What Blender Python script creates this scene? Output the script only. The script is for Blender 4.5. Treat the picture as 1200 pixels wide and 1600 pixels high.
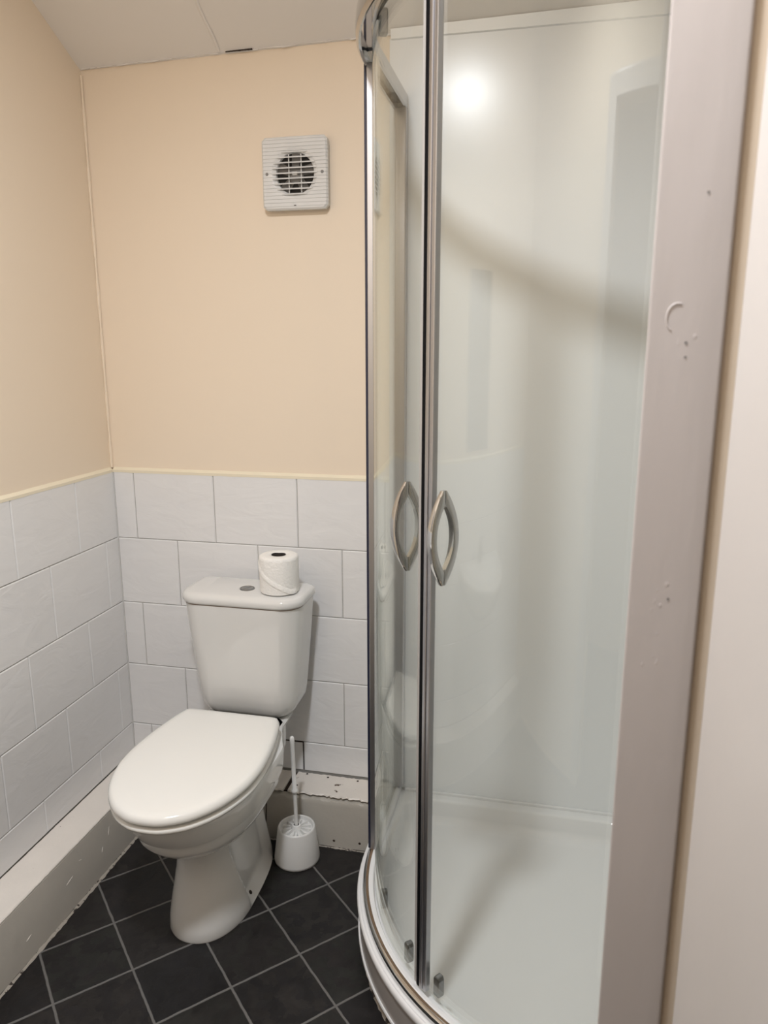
import bpy, bmesh, math, random
from mathutils import Vector, Matrix
random.seed(7)
for o in list(bpy.data.objects): bpy.data.objects.remove(o, do_unlink=True)
sc = bpy.context.scene
COL = sc.collection
PI = math.pi
R = math.radians

# ------------------------------------------------------------------ camera
cd = bpy.data.cameras.new('camera'); cam = bpy.data.objects.new('camera', cd); COL.objects.link(cam)
cd.sensor_fit = 'HORIZONTAL'; cd.sensor_width = 36; cd.lens = 1163.9/1200*36
cd.clip_start = 0.02
cam.location = (1.249, -1.949, 1.397)
cam.rotation_euler = (R(77.752), R(0.041), R(12.442))
cd.dof.use_dof = True; cd.dof.focus_distance = 1.9; cd.dof.aperture_fstop = 9
sc.camera = cam
# ------------------------------------------------------------------ world, light, exposure
w = bpy.data.worlds.new('world'); sc.world = w; w.use_nodes = True
w.node_tree.nodes['Background'].inputs[0].default_value = (0.90, 0.95, 1.0, 1)
w.node_tree.nodes['Background'].inputs[1].default_value = 0.12
sc.view_settings.view_transform = 'Standard'; sc.view_settings.look = 'None'
sc.view_settings.gamma = 1; sc.view_settings.use_curve_mapping = False
sc.view_settings.exposure = 0.0
LAMP = (0.85, -1.50, 2.502)
ld = bpy.data.lights.new('lamp_light', 'AREA'); ld.shape = 'DISK'; ld.size = 0.17
ld.energy = 25.5; ld.color = (0.90, 0.935, 0.99); ld.spread = R(162)
lo = bpy.data.objects.new('lamp_light', ld); COL.objects.link(lo)
lo.location = (LAMP[0], LAMP[1], LAMP[2] - 0.052)

# ------------------------------------------------------------------ materials
def nodes(name):
    m = bpy.data.materials.new(name); m.use_nodes = True
    nt = m.node_tree; return m, nt, nt.nodes['Principled BSDF']
def N(nt, t, **kw):
    n = nt.nodes.new(t)
    for k, v in kw.items():
        if k in n.inputs.keys(): n.inputs[k].default_value = v
        else: setattr(n, k, v)
    return n
def mat(name, col, rough=0.5, metal=0.0, coat=0.0, bump=None, spec=0.5, vary=None):
    """bump = (scale, strength, detail, (sx,sy,sz)); vary = (scale, amount)"""
    m, nt, b = nodes(name)
    b.inputs['Base Color'].default_value = (*col, 1); b.inputs['Roughness'].default_value = rough
    b.inputs['Metallic'].default_value = metal; b.inputs['Coat Weight'].default_value = coat
    b.inputs['Coat Roughness'].default_value = 0.05
    b.inputs['Specular IOR Level'].default_value = spec
    tc = N(nt, 'ShaderNodeTexCoord')
    if vary:
        nz = N(nt, 'ShaderNodeTexNoise', Scale=vary[0], Detail=4.0)
        nt.links.new(tc.outputs['Object'], nz.inputs['Vector'])
        mx = N(nt, 'ShaderNodeMix', data_type='RGBA')
        nt.links.new(nz.outputs['Fac'], mx.inputs['Factor'])
        mx.inputs['A'].default_value = (*[c*(1-vary[1]) for c in col], 1)
        mx.inputs['B'].default_value = (*[min(1, c*(1+vary[1])) for c in col], 1)
        nt.links.new(mx.outputs['Result'], b.inputs['Base Color'])
    if bump:
        mp = N(nt, 'ShaderNodeMapping'); mp.inputs['Scale'].default_value = bump[3]
        nt.links.new(tc.outputs['Object'], mp.inputs['Vector'])
        nz = N(nt, 'ShaderNodeTexNoise', Scale=bump[0], Detail=bump[2])
        nt.links.new(mp.outputs['Vector'], nz.inputs['Vector'])
        bp = N(nt, 'ShaderNodeBump', Strength=bump[1], Distance=0.004)
        nt.links.new(nz.outputs['Fac'], bp.inputs['Height'])
        nt.links.new(bp.outputs['Normal'], b.inputs['Normal'])
    return m
def chipped(name, col, dark, thr=0.68, scale=28, rough=0.35):
    m, nt, b = nodes(name); b.inputs['Roughness'].default_value = rough
    tc = N(nt, 'ShaderNodeTexCoord')
    nz = N(nt, 'ShaderNodeTexNoise', Scale=scale, Detail=8.0, Roughness=0.65)
    nt.links.new(tc.outputs['Object'], nz.inputs['Vector'])
    cr = N(nt, 'ShaderNodeValToRGB'); cr.color_ramp.elements[0].position = thr; cr.color_ramp.elements[1].position = thr+0.015
    nt.links.new(nz.outputs['Fac'], cr.inputs['Fac'])
    n2 = N(nt, 'ShaderNodeTexNoise', Scale=9.0, Detail=5.0)
    nt.links.new(tc.outputs['Object'], n2.inputs['Vector'])
    base = N(nt, 'ShaderNodeMix', data_type='RGBA')
    base.inputs['A'].default_value = (*[c*0.9 for c in col], 1); base.inputs['B'].default_value = (*[c*1.06 for c in col], 1)
    nt.links.new(n2.outputs['Fac'], base.inputs['Factor'])
    mx = N(nt, 'ShaderNodeMix', data_type='RGBA'); mx.inputs['B'].default_value = (*dark, 1)
    nt.links.new(base.outputs['Result'], mx.inputs['A']); nt.links.new(cr.outputs['Color'], mx.inputs['Factor'])
    nt.links.new(mx.outputs['Result'], b.inputs['Base Color'])
    bp = N(nt, 'ShaderNodeBump', Strength=0.5, Distance=0.003)
    nt.links.new(nz.outputs['Fac'], bp.inputs['Height']); nt.links.new(bp.outputs['Normal'], b.inputs['Normal'])
    return m
def glass_mat():
    m, nt, b = nodes('clear_glass'); nt.nodes.remove(b)
    out = nt.nodes['Material Output']
    g = N(nt, 'ShaderNodeNewGeometry')
    mul = N(nt, 'ShaderNodeMath', operation='MULTIPLY_ADD'); mul.inputs[1].default_value = 1/1.5-1.5; mul.inputs[2].default_value = 1.5
    nt.links.new(g.outputs['Backfacing'], mul.inputs[0])
    fr = N(nt, 'ShaderNodeFresnel'); nt.links.new(mul.outputs[0], fr.inputs['IOR'])
    tr = N(nt, 'ShaderNodeBsdfTransparent'); tr.inputs['Color'].default_value = (0.984, 0.992, 0.980, 1)
    gl = N(nt, 'ShaderNodeBsdfGlossy', Roughness=0.0); gl.inputs['Color'].default_value = (0.95, 0.97, 0.94, 1)
    mx = N(nt, 'ShaderNodeMixShader')
    nt.links.new(fr.outputs[0], mx.inputs[0]); nt.links.new(tr.outputs[0], mx.inputs[1]); nt.links.new(gl.outputs[0], mx.inputs[2])
    nt.links.new(mx.outputs[0], out.inputs['Surface'])
    return m
def tile_mat():
    m, nt, b = nodes('glazed_wall_tile')
    b.inputs['Roughness'].default_value = 0.16
    tc = N(nt, 'ShaderNodeTexCoord')
    nz = N(nt, 'ShaderNodeTexNoise', Scale=9.0, Detail=3.0, Distortion=1.2)
    mp = N(nt, 'ShaderNodeMapping'); mp.inputs['Scale'].default_value = (0.9, 0.9, 2.2)
    nt.links.new(tc.outputs['Object'], mp.inputs['Vector']); nt.links.new(mp.outputs['Vector'], nz.inputs['Vector'])
    mx = N(nt, 'ShaderNodeMix', data_type='RGBA')
    mx.inputs['A'].default_value = (0.80, 0.79, 0.785, 1); mx.inputs['B'].default_value = (0.86, 0.85, 0.84, 1)
    nt.links.new(nz.outputs['Fac'], mx.inputs['Factor']); nt.links.new(mx.outputs['Result'], b.inputs['Base Color'])
    bp = N(nt, 'ShaderNodeBump', Strength=0.22, Distance=0.008)
    nt.links.new(nz.outputs['Fac'], bp.inputs['Height']); nt.links.new(bp.outputs['Normal'], b.inputs['Normal'])
    return m
def floor_mat():
    m, nt, b = nodes('slate_floor')
    tc = N(nt, 'ShaderNodeTexCoord')
    mp = N(nt, 'ShaderNodeMapping', vector_type='TEXTURE')
    mp.inputs['Location'].default_value = (0.7265, -0.2839, 0); mp.inputs['Rotation'].default_value = (0, 0, 0.7987)
    mp.inputs['Scale'].default_value = (0.1713, 0.1713, 0.1713)
    nt.links.new(tc.outputs['Object'], mp.inputs['Vector'])
    wob = N(nt, 'ShaderNodeTexNoise', Scale=5.0, Detail=4.0)
    nt.links.new(mp.outputs['Vector'], wob.inputs['Vector'])
    ws = N(nt, 'ShaderNodeVectorMath', operation='SCALE'); ws.inputs['Scale'].default_value = 0.022
    nt.links.new(wob.outputs['Color'], ws.inputs[0])
    ad = N(nt, 'ShaderNodeVectorMath', operation='ADD'); nt.links.new(mp.outputs['Vector'], ad.inputs[0]); nt.links.new(ws.outputs[0], ad.inputs[1])
    sb = N(nt, 'ShaderNodeVectorMath', operation='SUBTRACT'); nt.links.new(ad.outputs[0], sb.inputs[0]); sb.inputs[1].default_value = (0.011, 0.011, 0.011)
    sep = N(nt, 'ShaderNodeSeparateXYZ'); nt.links.new(sb.outputs[0], sep.inputs[0])
    ds = []
    for ax in ('X', 'Y'):
        f1 = N(nt, 'ShaderNodeMath', operation='FRACT'); nt.links.new(sep.outputs[ax], f1.inputs[0])
        s1 = N(nt, 'ShaderNodeMath', operation='SUBTRACT'); nt.links.new(f1.outputs[0], s1.inputs[0]); s1.inputs[1].default_value = 0.5
        a1 = N(nt, 'ShaderNodeMath', operation='ABSOLUTE'); nt.links.new(s1.outputs[0], a1.inputs[0]); ds.append(a1)
    mxm = N(nt, 'ShaderNodeMath', operation='MAXIMUM'); nt.links.new(ds[0].outputs[0], mxm.inputs[0]); nt.links.new(ds[1].outputs[0], mxm.inputs[1])
    cr = N(nt, 'ShaderNodeMapRange', interpolation_type='SMOOTHSTEP'); cr.inputs['From Min'].default_value = 0.479; cr.inputs['From Max'].default_value = 0.489
    nt.links.new(mxm.outputs[0], cr.inputs['Value'])
    fl = N(nt, 'ShaderNodeVectorMath', operation='FLOOR'); nt.links.new(sb.outputs[0], fl.inputs[0])
    flx = N(nt, 'ShaderNodeVectorMath', operation='MULTIPLY'); nt.links.new(fl.outputs[0], flx.inputs[0]); flx.inputs[1].default_value = (1, 1, 0)
    wn = N(nt, 'ShaderNodeTexWhiteNoise', noise_dimensions='3D'); nt.links.new(flx.outputs[0], wn.inputs['Vector'])
    rr = N(nt, 'ShaderNodeValToRGB')
    e = rr.color_ramp.elements; e[0].color = (0.0105, 0.0098, 0.0105, 1); e[1].color = (0.016, 0.0165, 0.0145, 1)
    k = e.new(0.35); k.color = (0.015, 0.0125, 0.0125, 1); k = e.new(0.7); k.color = (0.020, 0.0172, 0.0158, 1)
    nt.links.new(wn.outputs['Value'], rr.inputs['Fac'])
    sl = N(nt, 'ShaderNodeTexNoise', Scale=11.0, Detail=9.0, Roughness=0.62, Distortion=0.8)
    sl_off = N(nt, 'ShaderNodeVectorMath', operation='ADD'); nt.links.new(mp.outputs['Vector'], sl_off.inputs[0])
    wsc = N(nt, 'ShaderNodeVectorMath', operation='SCALE'); wsc.inputs['Scale'].default_value = 9.0
    nt.links.new(wn.outputs['Color'], wsc.inputs[0]); nt.links.new(wsc.outputs[0], sl_off.inputs[1])
    nt.links.new(sl_off.outputs[0], sl.inputs['Vector']); sl.inputs['Scale'].default_value = 3.2
    var = N(nt, 'ShaderNodeMix', data_type='RGBA', blend_type='MULTIPLY'); var.inputs['Factor'].default_value = 0.75
    vr = N(nt, 'ShaderNodeMapRange'); vr.inputs['From Min'].default_value = 0.3; vr.inputs['From Max'].default_value = 0.7
    vr.inputs['To Min'].default_value = 0.15; vr.inputs['To Max'].default_value = 1.5
    nt.links.new(sl.outputs['Fac'], vr.inputs['Value'])
    cmb = N(nt, 'ShaderNodeCombineXYZ')
    for i in range(3): nt.links.new(vr.outputs[0], cmb.inputs[i])
    nt.links.new(rr.outputs['Color'], var.inputs['A']); nt.links.new(cmb.outputs[0], var.inputs['B'])
    fin = N(nt, 'ShaderNodeMix', data_type='RGBA'); fin.inputs['B'].default_value = (0.155, 0.148, 0.14, 1)
    nt.links.new(cr.outputs[0], fin.inputs['Factor']); nt.links.new(var.outputs['Result'], fin.inputs['A'])
    nt.links.new(fin.outputs['Result'], b.inputs['Base Color'])
    rg = N(nt, 'ShaderNodeMapRange'); rg.inputs['To Min'].default_value = 0.42; rg.inputs['To Max'].default_value = 0.62
    nt.links.new(sl.outputs['Fac'], rg.inputs['Value']); nt.links.new(rg.outputs[0], b.inputs['Roughness'])
    hs = N(nt, 'ShaderNodeMath', operation='MULTIPLY_ADD'); hs.inputs[1].default_value = -1.2; nt.links.new(cr.outputs[0], hs.inputs[0]); nt.links.new(sl.outputs['Fac'], hs.inputs[2])
    bp = N(nt, 'ShaderNodeBump', Strength=0.55, Distance=0.003); nt.links.new(hs.outputs[0], bp.inputs['Height']); nt.links.new(bp.outputs['Normal'], b.inputs['Normal'])
    b.inputs['Specular IOR Level'].default_value = 0.4
    return m

M = {}
M['cream'] = mat('cream_paint', (0.875, 0.745, 0.595), 0.55, bump=(7, 0.25, 5, (1, 1, 1)), spec=0.35)
M['cream_edge'] = mat('cream_bead', (0.85, 0.77, 0.60), 0.4)
M['ceiling'] = mat('ceiling_paint', (0.85, 0.81, 0.77), 0.7, bump=(6, 0.3, 5, (1, 1, 1)))
M['tile'] = tile_mat()
M['grout'] = mat('tile_grout', (0.40, 0.385, 0.355), 0.8)
M['gap'] = mat('dark_gap', (0.035, 0.022, 0.016), 0.9)
M['floor'] = floor_mat()
M['panel'] = mat('shower_wall_panel', (0.885, 0.895, 0.90), 0.22, bump=(2.5, 0.10, 2, (1, 1, 1)))
M['board_top'] = chipped('boxing_paint_lit', (0.86, 0.80, 0.73), (0.10, 0.055, 0.03), 0.70, 30)  # boxing paint made lighter: light falling on the top put into the colour
M['board_front'] = chipped('boxing_paint_shaded', (0.50, 0.465, 0.41), (0.12, 0.07, 0.04), 0.78, 20)  # same boxing paint darkened: shade of the front face put into the colour
M['raw_wood'] = mat('bare_dark_wood', (0.035, 0.018, 0.011), 0.8, bump=(30, 0.8, 6, (1, 1, 1)))
M['sealant'] = chipped('old_sealant', (0.40, 0.36, 0.31), (0.04, 0.03, 0.025), 0.56, 45, 0.6)
M['ceramic'] = mat('white_ceramic', (0.74, 0.73, 0.705), 0.07, coat=0.4)
M['seat'] = mat('seat_plastic', (0.86, 0.845, 0.80), 0.16)
M['plastic'] = mat('white_plastic', (0.80, 0.79, 0.765), 0.3)
M['fan'] = mat('fan_plastic', (0.74, 0.735, 0.72), 0.38)
M['fan_dark'] = mat('fan_recess', (0.03, 0.028, 0.026), 0.6)
M['fan_motor'] = mat('fan_motor_grey', (0.22, 0.21, 0.20), 0.45)
M['chrome'] = mat('chrome', (0.60, 0.60, 0.60), 0.07, 1.0)
M['steel'] = mat('brushed_steel', (0.30, 0.30, 0.30), 0.28, 1.0)
M['satin'] = mat('silver_aluminium', (0.50, 0.50, 0.52), 0.33, 1.0)
M['black'] = mat('black_seal', (0.004, 0.004, 0.005), 0.6, spec=0.1)
M['navy'] = mat('dark_magnet_strip', (0.02, 0.022, 0.045), 0.25)
M['clearseal'] = mat('translucent_seal', (0.42, 0.40, 0.38), 0.35)
M['brown_seal'] = mat('discoloured_seal', (0.17, 0.11, 0.065), 0.45, vary=(40, 0.3))
M['tray'] = mat('white_acrylic', (0.86, 0.855, 0.85), 0.03)
M['riser'] = mat('tray_side', (0.42, 0.385, 0.36), 0.25, vary=(4, 0.08))  # grey-brown holds the shade of the side face below the rim
M['paper'] = mat('tissue_paper', (0.88, 0.86, 0.82), 0.85, bump=(160, 0.5, 2, (1, 1, 1)))
M['core'] = mat('cardboard_core', (0.045, 0.035, 0.03), 0.9)
M['gloss'] = mat('white_gloss_paint', (0.58, 0.53, 0.505), 0.30, bump=(10, 0.8, 6, (1, 1, 0.22)))
M['door'] = mat('door_gloss_paint', (0.62, 0.58, 0.545), 0.28, bump=(8, 0.55, 5, (1, 1, 0.5)))
M['mirror'] = mat('mirror_silver', (0.55, 0.60, 0.66), 0.02, 1.0)
M['glass'] = glass_mat()
me, nt, b = nodes('lamp_diffuser'); b.inputs['Emission Color'].default_value = (1, 0.93, 0.84, 1); b.inputs['Emission Strength'].default_value = 3.0; M['diffuser'] = me

# ------------------------------------------------------------------ mesh helpers
class MB:
    def __init__(s): s.v = []; s.f = []
    def add(s, vs, fs):
        n = len(s.v); s.v += [tuple(v) for v in vs]; s.f += [tuple(i+n for i in f) for f in fs]; return s
    def box(s, lo, hi):
        x0, y0, z0 = lo; x1, y1, z1 = hi
        return s.add([(x0,y0,z0),(x1,y0,z0),(x1,y1,z0),(x0,y1,z0),(x0,y0,z1),(x1,y0,z1),(x1,y1,z1),(x0,y1,z1)],
                     [(0,3,2,1),(4,5,6,7),(0,1,5,4),(1,2,6,5),(2,3,7,6),(3,0,4,7)])
    def prism(s, poly, h0, h1, fn):
        """poly = 2D points, fn(a, b, h) -> xyz"""
        n = len(poly)
        vs = [fn(a, b, h0) for a, b in poly] + [fn(a, b, h1) for a, b in poly]
        fs = [tuple(range(n))[::-1], tuple(range(n, 2*n))] + [(i, (i+1) % n, n+(i+1) % n, n+i) for i in range(n)]
        return s.add(vs, fs)
    def loft(s, rings, cap0=True, cap1=True, closed=True):
        n = len(rings[0]); vs = [p for r in rings for p in r]; fs = []
        for k in range(len(rings)-1):
            for i in range(n if closed else n-1):
                j = (i+1) % n; fs.append((k*n+i, k*n+j, (k+1)*n+j, (k+1)*n+i))
        if cap0: fs.append(tuple(range(n))[::-1])
        if cap1: fs.append(tuple(range((len(rings)-1)*n, len(rings)*n)))
        return s.add(vs, fs)
    def lathe(s, prof, c=(0, 0, 0), n=48, axis='z', cap0=False, cap1=False):
        rings = []
        for r, h in prof:
            ring = []
            for i in range(n):
                a = 2*PI*i/n; p = (r*math.cos(a), r*math.sin(a), h)
                if axis == 'y': p = (p[0], h, p[1])
                if axis == 'x': p = (h, p[0], p[1])
                ring.append((c[0]+p[0], c[1]+p[1], c[2]+p[2]))
            rings.append(ring)
        return s.loft(rings, cap0, cap1)
    def tube(s, pts, rad, n=12, cap=True):
        pts = [Vector(p) for p in pts]; rings = []; up = None
        for i, p in enumerate(pts):
            t = (pts[min(i+1, len(pts)-1)] - pts[max(i-1, 0)]).normalized()
            if up is None:
                up = Vector((0, 0, 1)) if abs(t.z) < 0.9 else Vector((1, 0, 0))
            a = t.cross(up).normalized(); bb = a.cross(t).normalized(); up = bb
            r = rad[i] if isinstance(rad, (list, tuple)) else rad
            rings.append([tuple(p + a*r*math.cos(2*PI*k/n) + bb*r*math.sin(2*PI*k/n)) for k in range(n)])
        return s.loft(rings, cap, cap)
    def sweep(s, path, prof, closed_prof=True):
        """path = [(x, y, nx, ny)], prof = [(d, z)] d along the outward normal"""
        rings = [[(x+nx*d, y+ny*d, z) for d, z in prof] for x, y, nx, ny in path]
        return s.loft(rings, closed_prof, closed_prof, closed_prof)
    def sphere(s, c, r, sq=(1, 1, 1), nu=16, nv=10):
        return s.loft([[(c[0]+r*sq[0]*math.sin(PI*(j+.02)/(nv+.04))*math.cos(2*PI*i/nu), c[1]+r*sq[1]*math.sin(PI*(j+.02)/(nv+.04))*math.sin(2*PI*i/nu), c[2]-r*sq[2]*math.cos(PI*(j+.02)/(nv+.04))) for i in range(nu)] for j in range(nv+1)])
    def build(s, name, m, parent=None, smooth=False, bevel=0, seg=2, sub=0, angle=38):
        me = bpy.data.meshes.new(name); me.from_pydata(s.v, [], s.f)
        bm = bmesh.new(); bm.from_mesh(me); bmesh.ops.remove_doubles(bm, verts=bm.verts, dist=1e-6)
        bmesh.ops.recalc_face_normals(bm, faces=bm.faces); bm.to_mesh(me); bm.free()
        o = bpy.data.objects.new(name, me); COL.objects.link(o); me.materials.append(m)
        if parent is not None: o.parent = parent
        if smooth:
            for p in me.polygons: p.use_smooth = True
            try: me.set_sharp_from_angle(angle=R(angle))
            except Exception: pass
        if bevel:
            b = o.modifiers.new('bevel', 'BEVEL'); b.width = bevel; b.segments = seg; b.limit_method = 'ANGLE'; b.angle_limit = R(40)
        if sub:
            b = o.modifiers.new('sub', 'SUBSURF'); b.levels = sub; b.render_levels = sub
        return o
def thing(name, label, cat, loc=(0, 0, 0), group=None):
    o = bpy.data.objects.new(name, None); COL.objects.link(o); o.location = loc; o.empty_display_size = 0.05
    o['label'] = label; o['category'] = cat
    if group: o['group'] = group
    return o
def struct(o): o['kind'] = 'structure'; return o
def lab(o, t): o['label'] = t; return o

# ================================================================== SETTING
XR = 1.735          # right wall of the shower
YF = -1.95          # wall with the doorway the photo is taken from
WT = 0.008          # painted wall sits this far behind the tile faces
def zback(x): return 2.128 + 0.018*x
ZC = 2.55
SL = 0.527
def ceil_y(x): return -(ZC - zback(x))/SL

struct(MB().box((-0.15, YF-1.3, -0.05), (XR+0.15, 0.15, 0.0)).build('floor', M['floor']))
wb = struct(MB().box((-0.12, WT, 0.0), (XR+0.12, 0.12, ZC+0.1)).build('wall_back', M['cream']))
wl = struct(MB().box((-0.12, YF-1.3, 0.0), (-WT, WT, ZC+0.1)).build('wall_left', M['cream']))
struct(MB().box((XR, -1.235, 0.0), (XR+0.12, WT, ZC+0.1)).build('wall_right', M['panel']))
# ceiling: sloping part then flat
cb = MB()
x0, x1 = -0.05, XR+0.05
ya, yb = ceil_y(x0), ceil_y(x1)
T = 0.05
cb.add([(x0, 0.05, zback(x0)-SL*0.05), (x1, 0.05, zback(x1)-SL*0.05), (x1, yb, ZC), (x0, ya, ZC),
        (x0, 0.05, ZC+0.12), (x1, 0.05, ZC+0.12), (x1, yb, ZC+0.12), (x0, ya, ZC+0.12)],
       [(0,1,2,3),(4,5,6,7),(0,1,5,4),(1,2,6,5),(2,3,7,6),(3,0,4,7)])
cb.add([(x0, ya, ZC), (x1, yb, ZC), (x1, YF-1.35, ZC), (x0, YF-1.35, ZC), (x0, ya, ZC+0.1), (x1, yb, ZC+0.1), (x1, YF-1.35, ZC+0.1), (x0, YF-1.35, ZC+0.1)],
       [(0,1,2,3),(4,5,6,7),(0,1,5,4),(1,2,6,5),(2,3,7,6),(3,0,4,7)])
cl = struct(cb.build('ceiling', M['ceiling']))
# joint ridge on the slope and rough filler along the junction
rb = MB()
for k in range(24):
    t0, t1 = k/24, (k+1)/24
    def P(t, dx): 
        y = -0.002 - 0.62*t; return (0.392+0.02*t+dx+0.002*math.sin(t*31), y, zback(0.39)-SL*y-0.0012)
    rb.add([P(t0, -0.004), P(t1, -0.004), P(t1, 0.004), P(t0, 0.004), tuple(Vector(P(t0, 0))-Vector((0,0,0.0016))), tuple(Vector(P(t1, 0))-Vector((0,0,0.0016)))],
           [(0,1,5,4),(4,5,2,3)])
rb.build('board_joint', M['ceiling'], cl)
fb = MB()
x = 0.0
pts = []
while x < XR:
    pts.append(x); x += random.uniform(0.015, 0.05)
for a, bb in zip(pts[:-1], pts[1:]):
    h0 = random.uniform(0.002, 0.007)
    fb.add([(a, 0.0, zback(a)-h0), (bb, 0.0, zback(bb)-random.uniform(0.002, 0.006)), (bb, 0.007, zback(bb)+0.004), (a, 0.007, zback(a)+0.004)], [(0,1,2,3)])
fb.build('filler_line', M['ceiling'], cl)
ck = MB()
for k in range(9):
    xa = 0.41+0.008*k
    ck.add([(xa, -0.0015, zback(xa)-0.004), (xa+0.009, -0.0015, zback(xa)-0.004+random.uniform(-.001,.001)), (xa+0.008, -0.0015, zback(xa)-0.0005), (xa, -0.0015, zback(xa)-0.001)], [(0,1,2,3)])
ck.build('paint_crack', M['gap'], cl)
# front wall with the doorway (behind the camera)
DX0, DX1, DZ = 0.94, 1.62, 2.06
fw = MB().box((-WT, YF-0.10, 0), (DX0, YF, ZC)).box((DX1, YF-0.10, 0), (XR+0.1, YF, ZC)).box((DX0, YF-0.10, DZ), (DX1, YF, ZC))
struct(fw.build('wall_front', M['cream']))
hw = MB().box((-0.1, YF-1.35, 0), (XR+0.1, YF-1.25, ZC)).box((XR, YF-1.3, 0), (XR+0.1, -1.235, ZC))
struct(hw.build('wall_hallway', M['cream']))
# architrave around that doorway
tr = MB()
tr.box((DX0-0.065, YF, 0), (DX0+0.002, YF+0.018, DZ+0.065)).box((DX0+0.002, YF, DZ), (DX1-0.002, YF+0.018, DZ+0.065)).box((DX1-0.002, YF, 0), (DX1+0.065, YF+0.018, DZ+0.065))
struct(tr.build('trim_2', M['door'], bevel=0.004))

# ---- wall tiles (each wall's tiling is one surface)
ZT, RH, TW, G = 1.05, 0.202, 0.2522, 0.0017
ZB = 0.150
def tiling(fn, rows, length, name, parent):
    mb = MB()
    for k in range(5):
        zt = ZT - k*RH; zb_ = max(ZT-(k+1)*RH, ZB-0.0035)
        xs = [0.0]; x = rows[k]
        while x - TW > 0.02: x -= TW
        while x < length: xs.append(x); x += TW
        xs.append(length)
        for a, bb in zip(xs[:-1], xs[1:]):
            g = G*0.5; c = 0.0022; d0 = 0.0025
            a0, a1, z0, z1 = a+g, bb-g, zb_+g, zt-(g if k else 0)
            if a1-a0 < 0.008: continue
            t = random.uniform(-0.0006, 0.0006)
            vs = [fn(a0, z0, d0), fn(a1, z0, d0), fn(a1, z1, d0), fn(a0, z1, d0),
                  fn(a0+c, z0+c, t*.5), fn(a1-c, z0+c, 0), fn(a1-c, z1-c, t*.5), fn(a0+c, z1-c, 0),
                  fn(a0, z0, 0.007), fn(a1, z0, 0.007), fn(a1, z1, 0.007), fn(a0, z1, 0.007)]
            mb.add(vs, [(4,5,6,7),(0,1,5,4),(1,2,6,5),(2,3,7,6),(3,0,4,7),(8,9,1,0),(9,10,2,1),(10,11,3,2),(11,8,0,3)])
    o = mb.build(name, M['tile'], parent)
    return o
bk = lambda a, z, d: (a, d, z)
lf = lambda a, z, d: (-d, -a, z)
XT = 0.838
tb = tiling(bk, [0.0642, 0.1929, 0.0642, 0.1929, 0.0642], XT, 'tiling', wb)
tl = tiling(lf, [0.1856, 0.0650, 0.1800, 0.0570, 0.1800], 2.0-0.05, 'tiling', wl)
MB().box((-0.0028, -0.0006, 0.1), (0.0006, 0.0028, ZT-0.002)).build('corner_grout', M['plastic'], wb)
MB().box((0.0, 0.0028, 0.1), (XT, WT, ZT-0.001)).build('grout', M['grout'], wb)
MB().box((-WT, YF, 0.1), (-0.0028, 0.0028, ZT-0.001)).build('grout', M['grout'], wl)
# cream painted bead on top of the tiles
def bead(fn, L):
    mb = MB(); n = int(L/0.03); rings = []
    for i in range(n+1):
        a = L*i/n; j = random.uniform(-0.0006, 0.0006)
        rings.append([fn(a, ZT-0.0035+j, -0.0006), fn(a, ZT+0.004, -0.0005+j*.5), fn(a, ZT+0.011+j, WT), fn(a, ZT-0.0035+j, WT)])
    return mb.loft(rings)
lab(bead(bk, XT).build('paint_bead', M['cream_edge'], wb, True), 'cream painted edge along the tile top')
lab(bead(lf, 1.94).build('paint_bead', M['cream_edge'], wl, True), 'cream painted edge along the tile top')
# darker open joints near the boxing
gj = MB().box((0.5675, -0.0004, 0.150), (0.5695, 0.002, 0.241)).box((0.45, -0.0004, 0.2405), (0.5695, 0.002, 0.2425))
lab(gj.build('open_joint', M['gap'], wb), 'dark joint with missing grout')
# plaster seam in the corner
MB().tube([(0.003-WT, 0.004, ZT+0.01+i*0.05) for i in range(22)], [0.004+0.0012*math.sin(i*2.1) for i in range(22)], 8).build('corner_filler', M['cream'], wl, True)
# ---- shower wall panel with its top strip
p = lab(MB().box((XT-0.004, -0.003, 0.10), (XR, WT, 2.128)).build('shower_panel', M['panel'], wb, bevel=0.001), 'glossy white shower wall panel')
ps = MB(); n = 20; rings = []
for i in range(n+1):
    x = XT+(XR-XT)*i/n; z = zback(x)
    rings.append([(x, -0.003, 2.124), (x, -0.008, 2.126), (x, -0.009, 2.132), (x, -0.012, z+0.003), (x, WT, z+0.004), (x, WT, 2.124)])
ps.loft(rings).build('panel_top_strip', M['panel'], wb, True)

# ---- boxing along the left and back walls
def jag(n, amp): return [random.uniform(-amp, amp) for _ in range(n)]
def board_strip(path0, path1, down0, down1): pass
bl = struct(MB().box((0.001, -1.94, 0.0), (0.088, -0.001, 0.1385)).build('baseboard_left', M['raw_wood']))
n = 160; L = 1.93
j1, j2 = jag(n+1, 0.0012), jag(n+1, 0.0012)
rings = []
for i in range(n+1):
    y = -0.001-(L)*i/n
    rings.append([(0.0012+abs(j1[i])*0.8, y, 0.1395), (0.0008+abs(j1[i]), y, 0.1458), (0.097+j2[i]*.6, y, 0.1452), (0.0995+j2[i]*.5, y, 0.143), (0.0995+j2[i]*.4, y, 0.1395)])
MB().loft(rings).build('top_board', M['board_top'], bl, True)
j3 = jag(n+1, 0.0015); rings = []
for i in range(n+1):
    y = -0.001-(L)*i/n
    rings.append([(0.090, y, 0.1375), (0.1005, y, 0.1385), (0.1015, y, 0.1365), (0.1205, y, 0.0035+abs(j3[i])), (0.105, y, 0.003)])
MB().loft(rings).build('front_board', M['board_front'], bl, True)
rings = []
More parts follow.
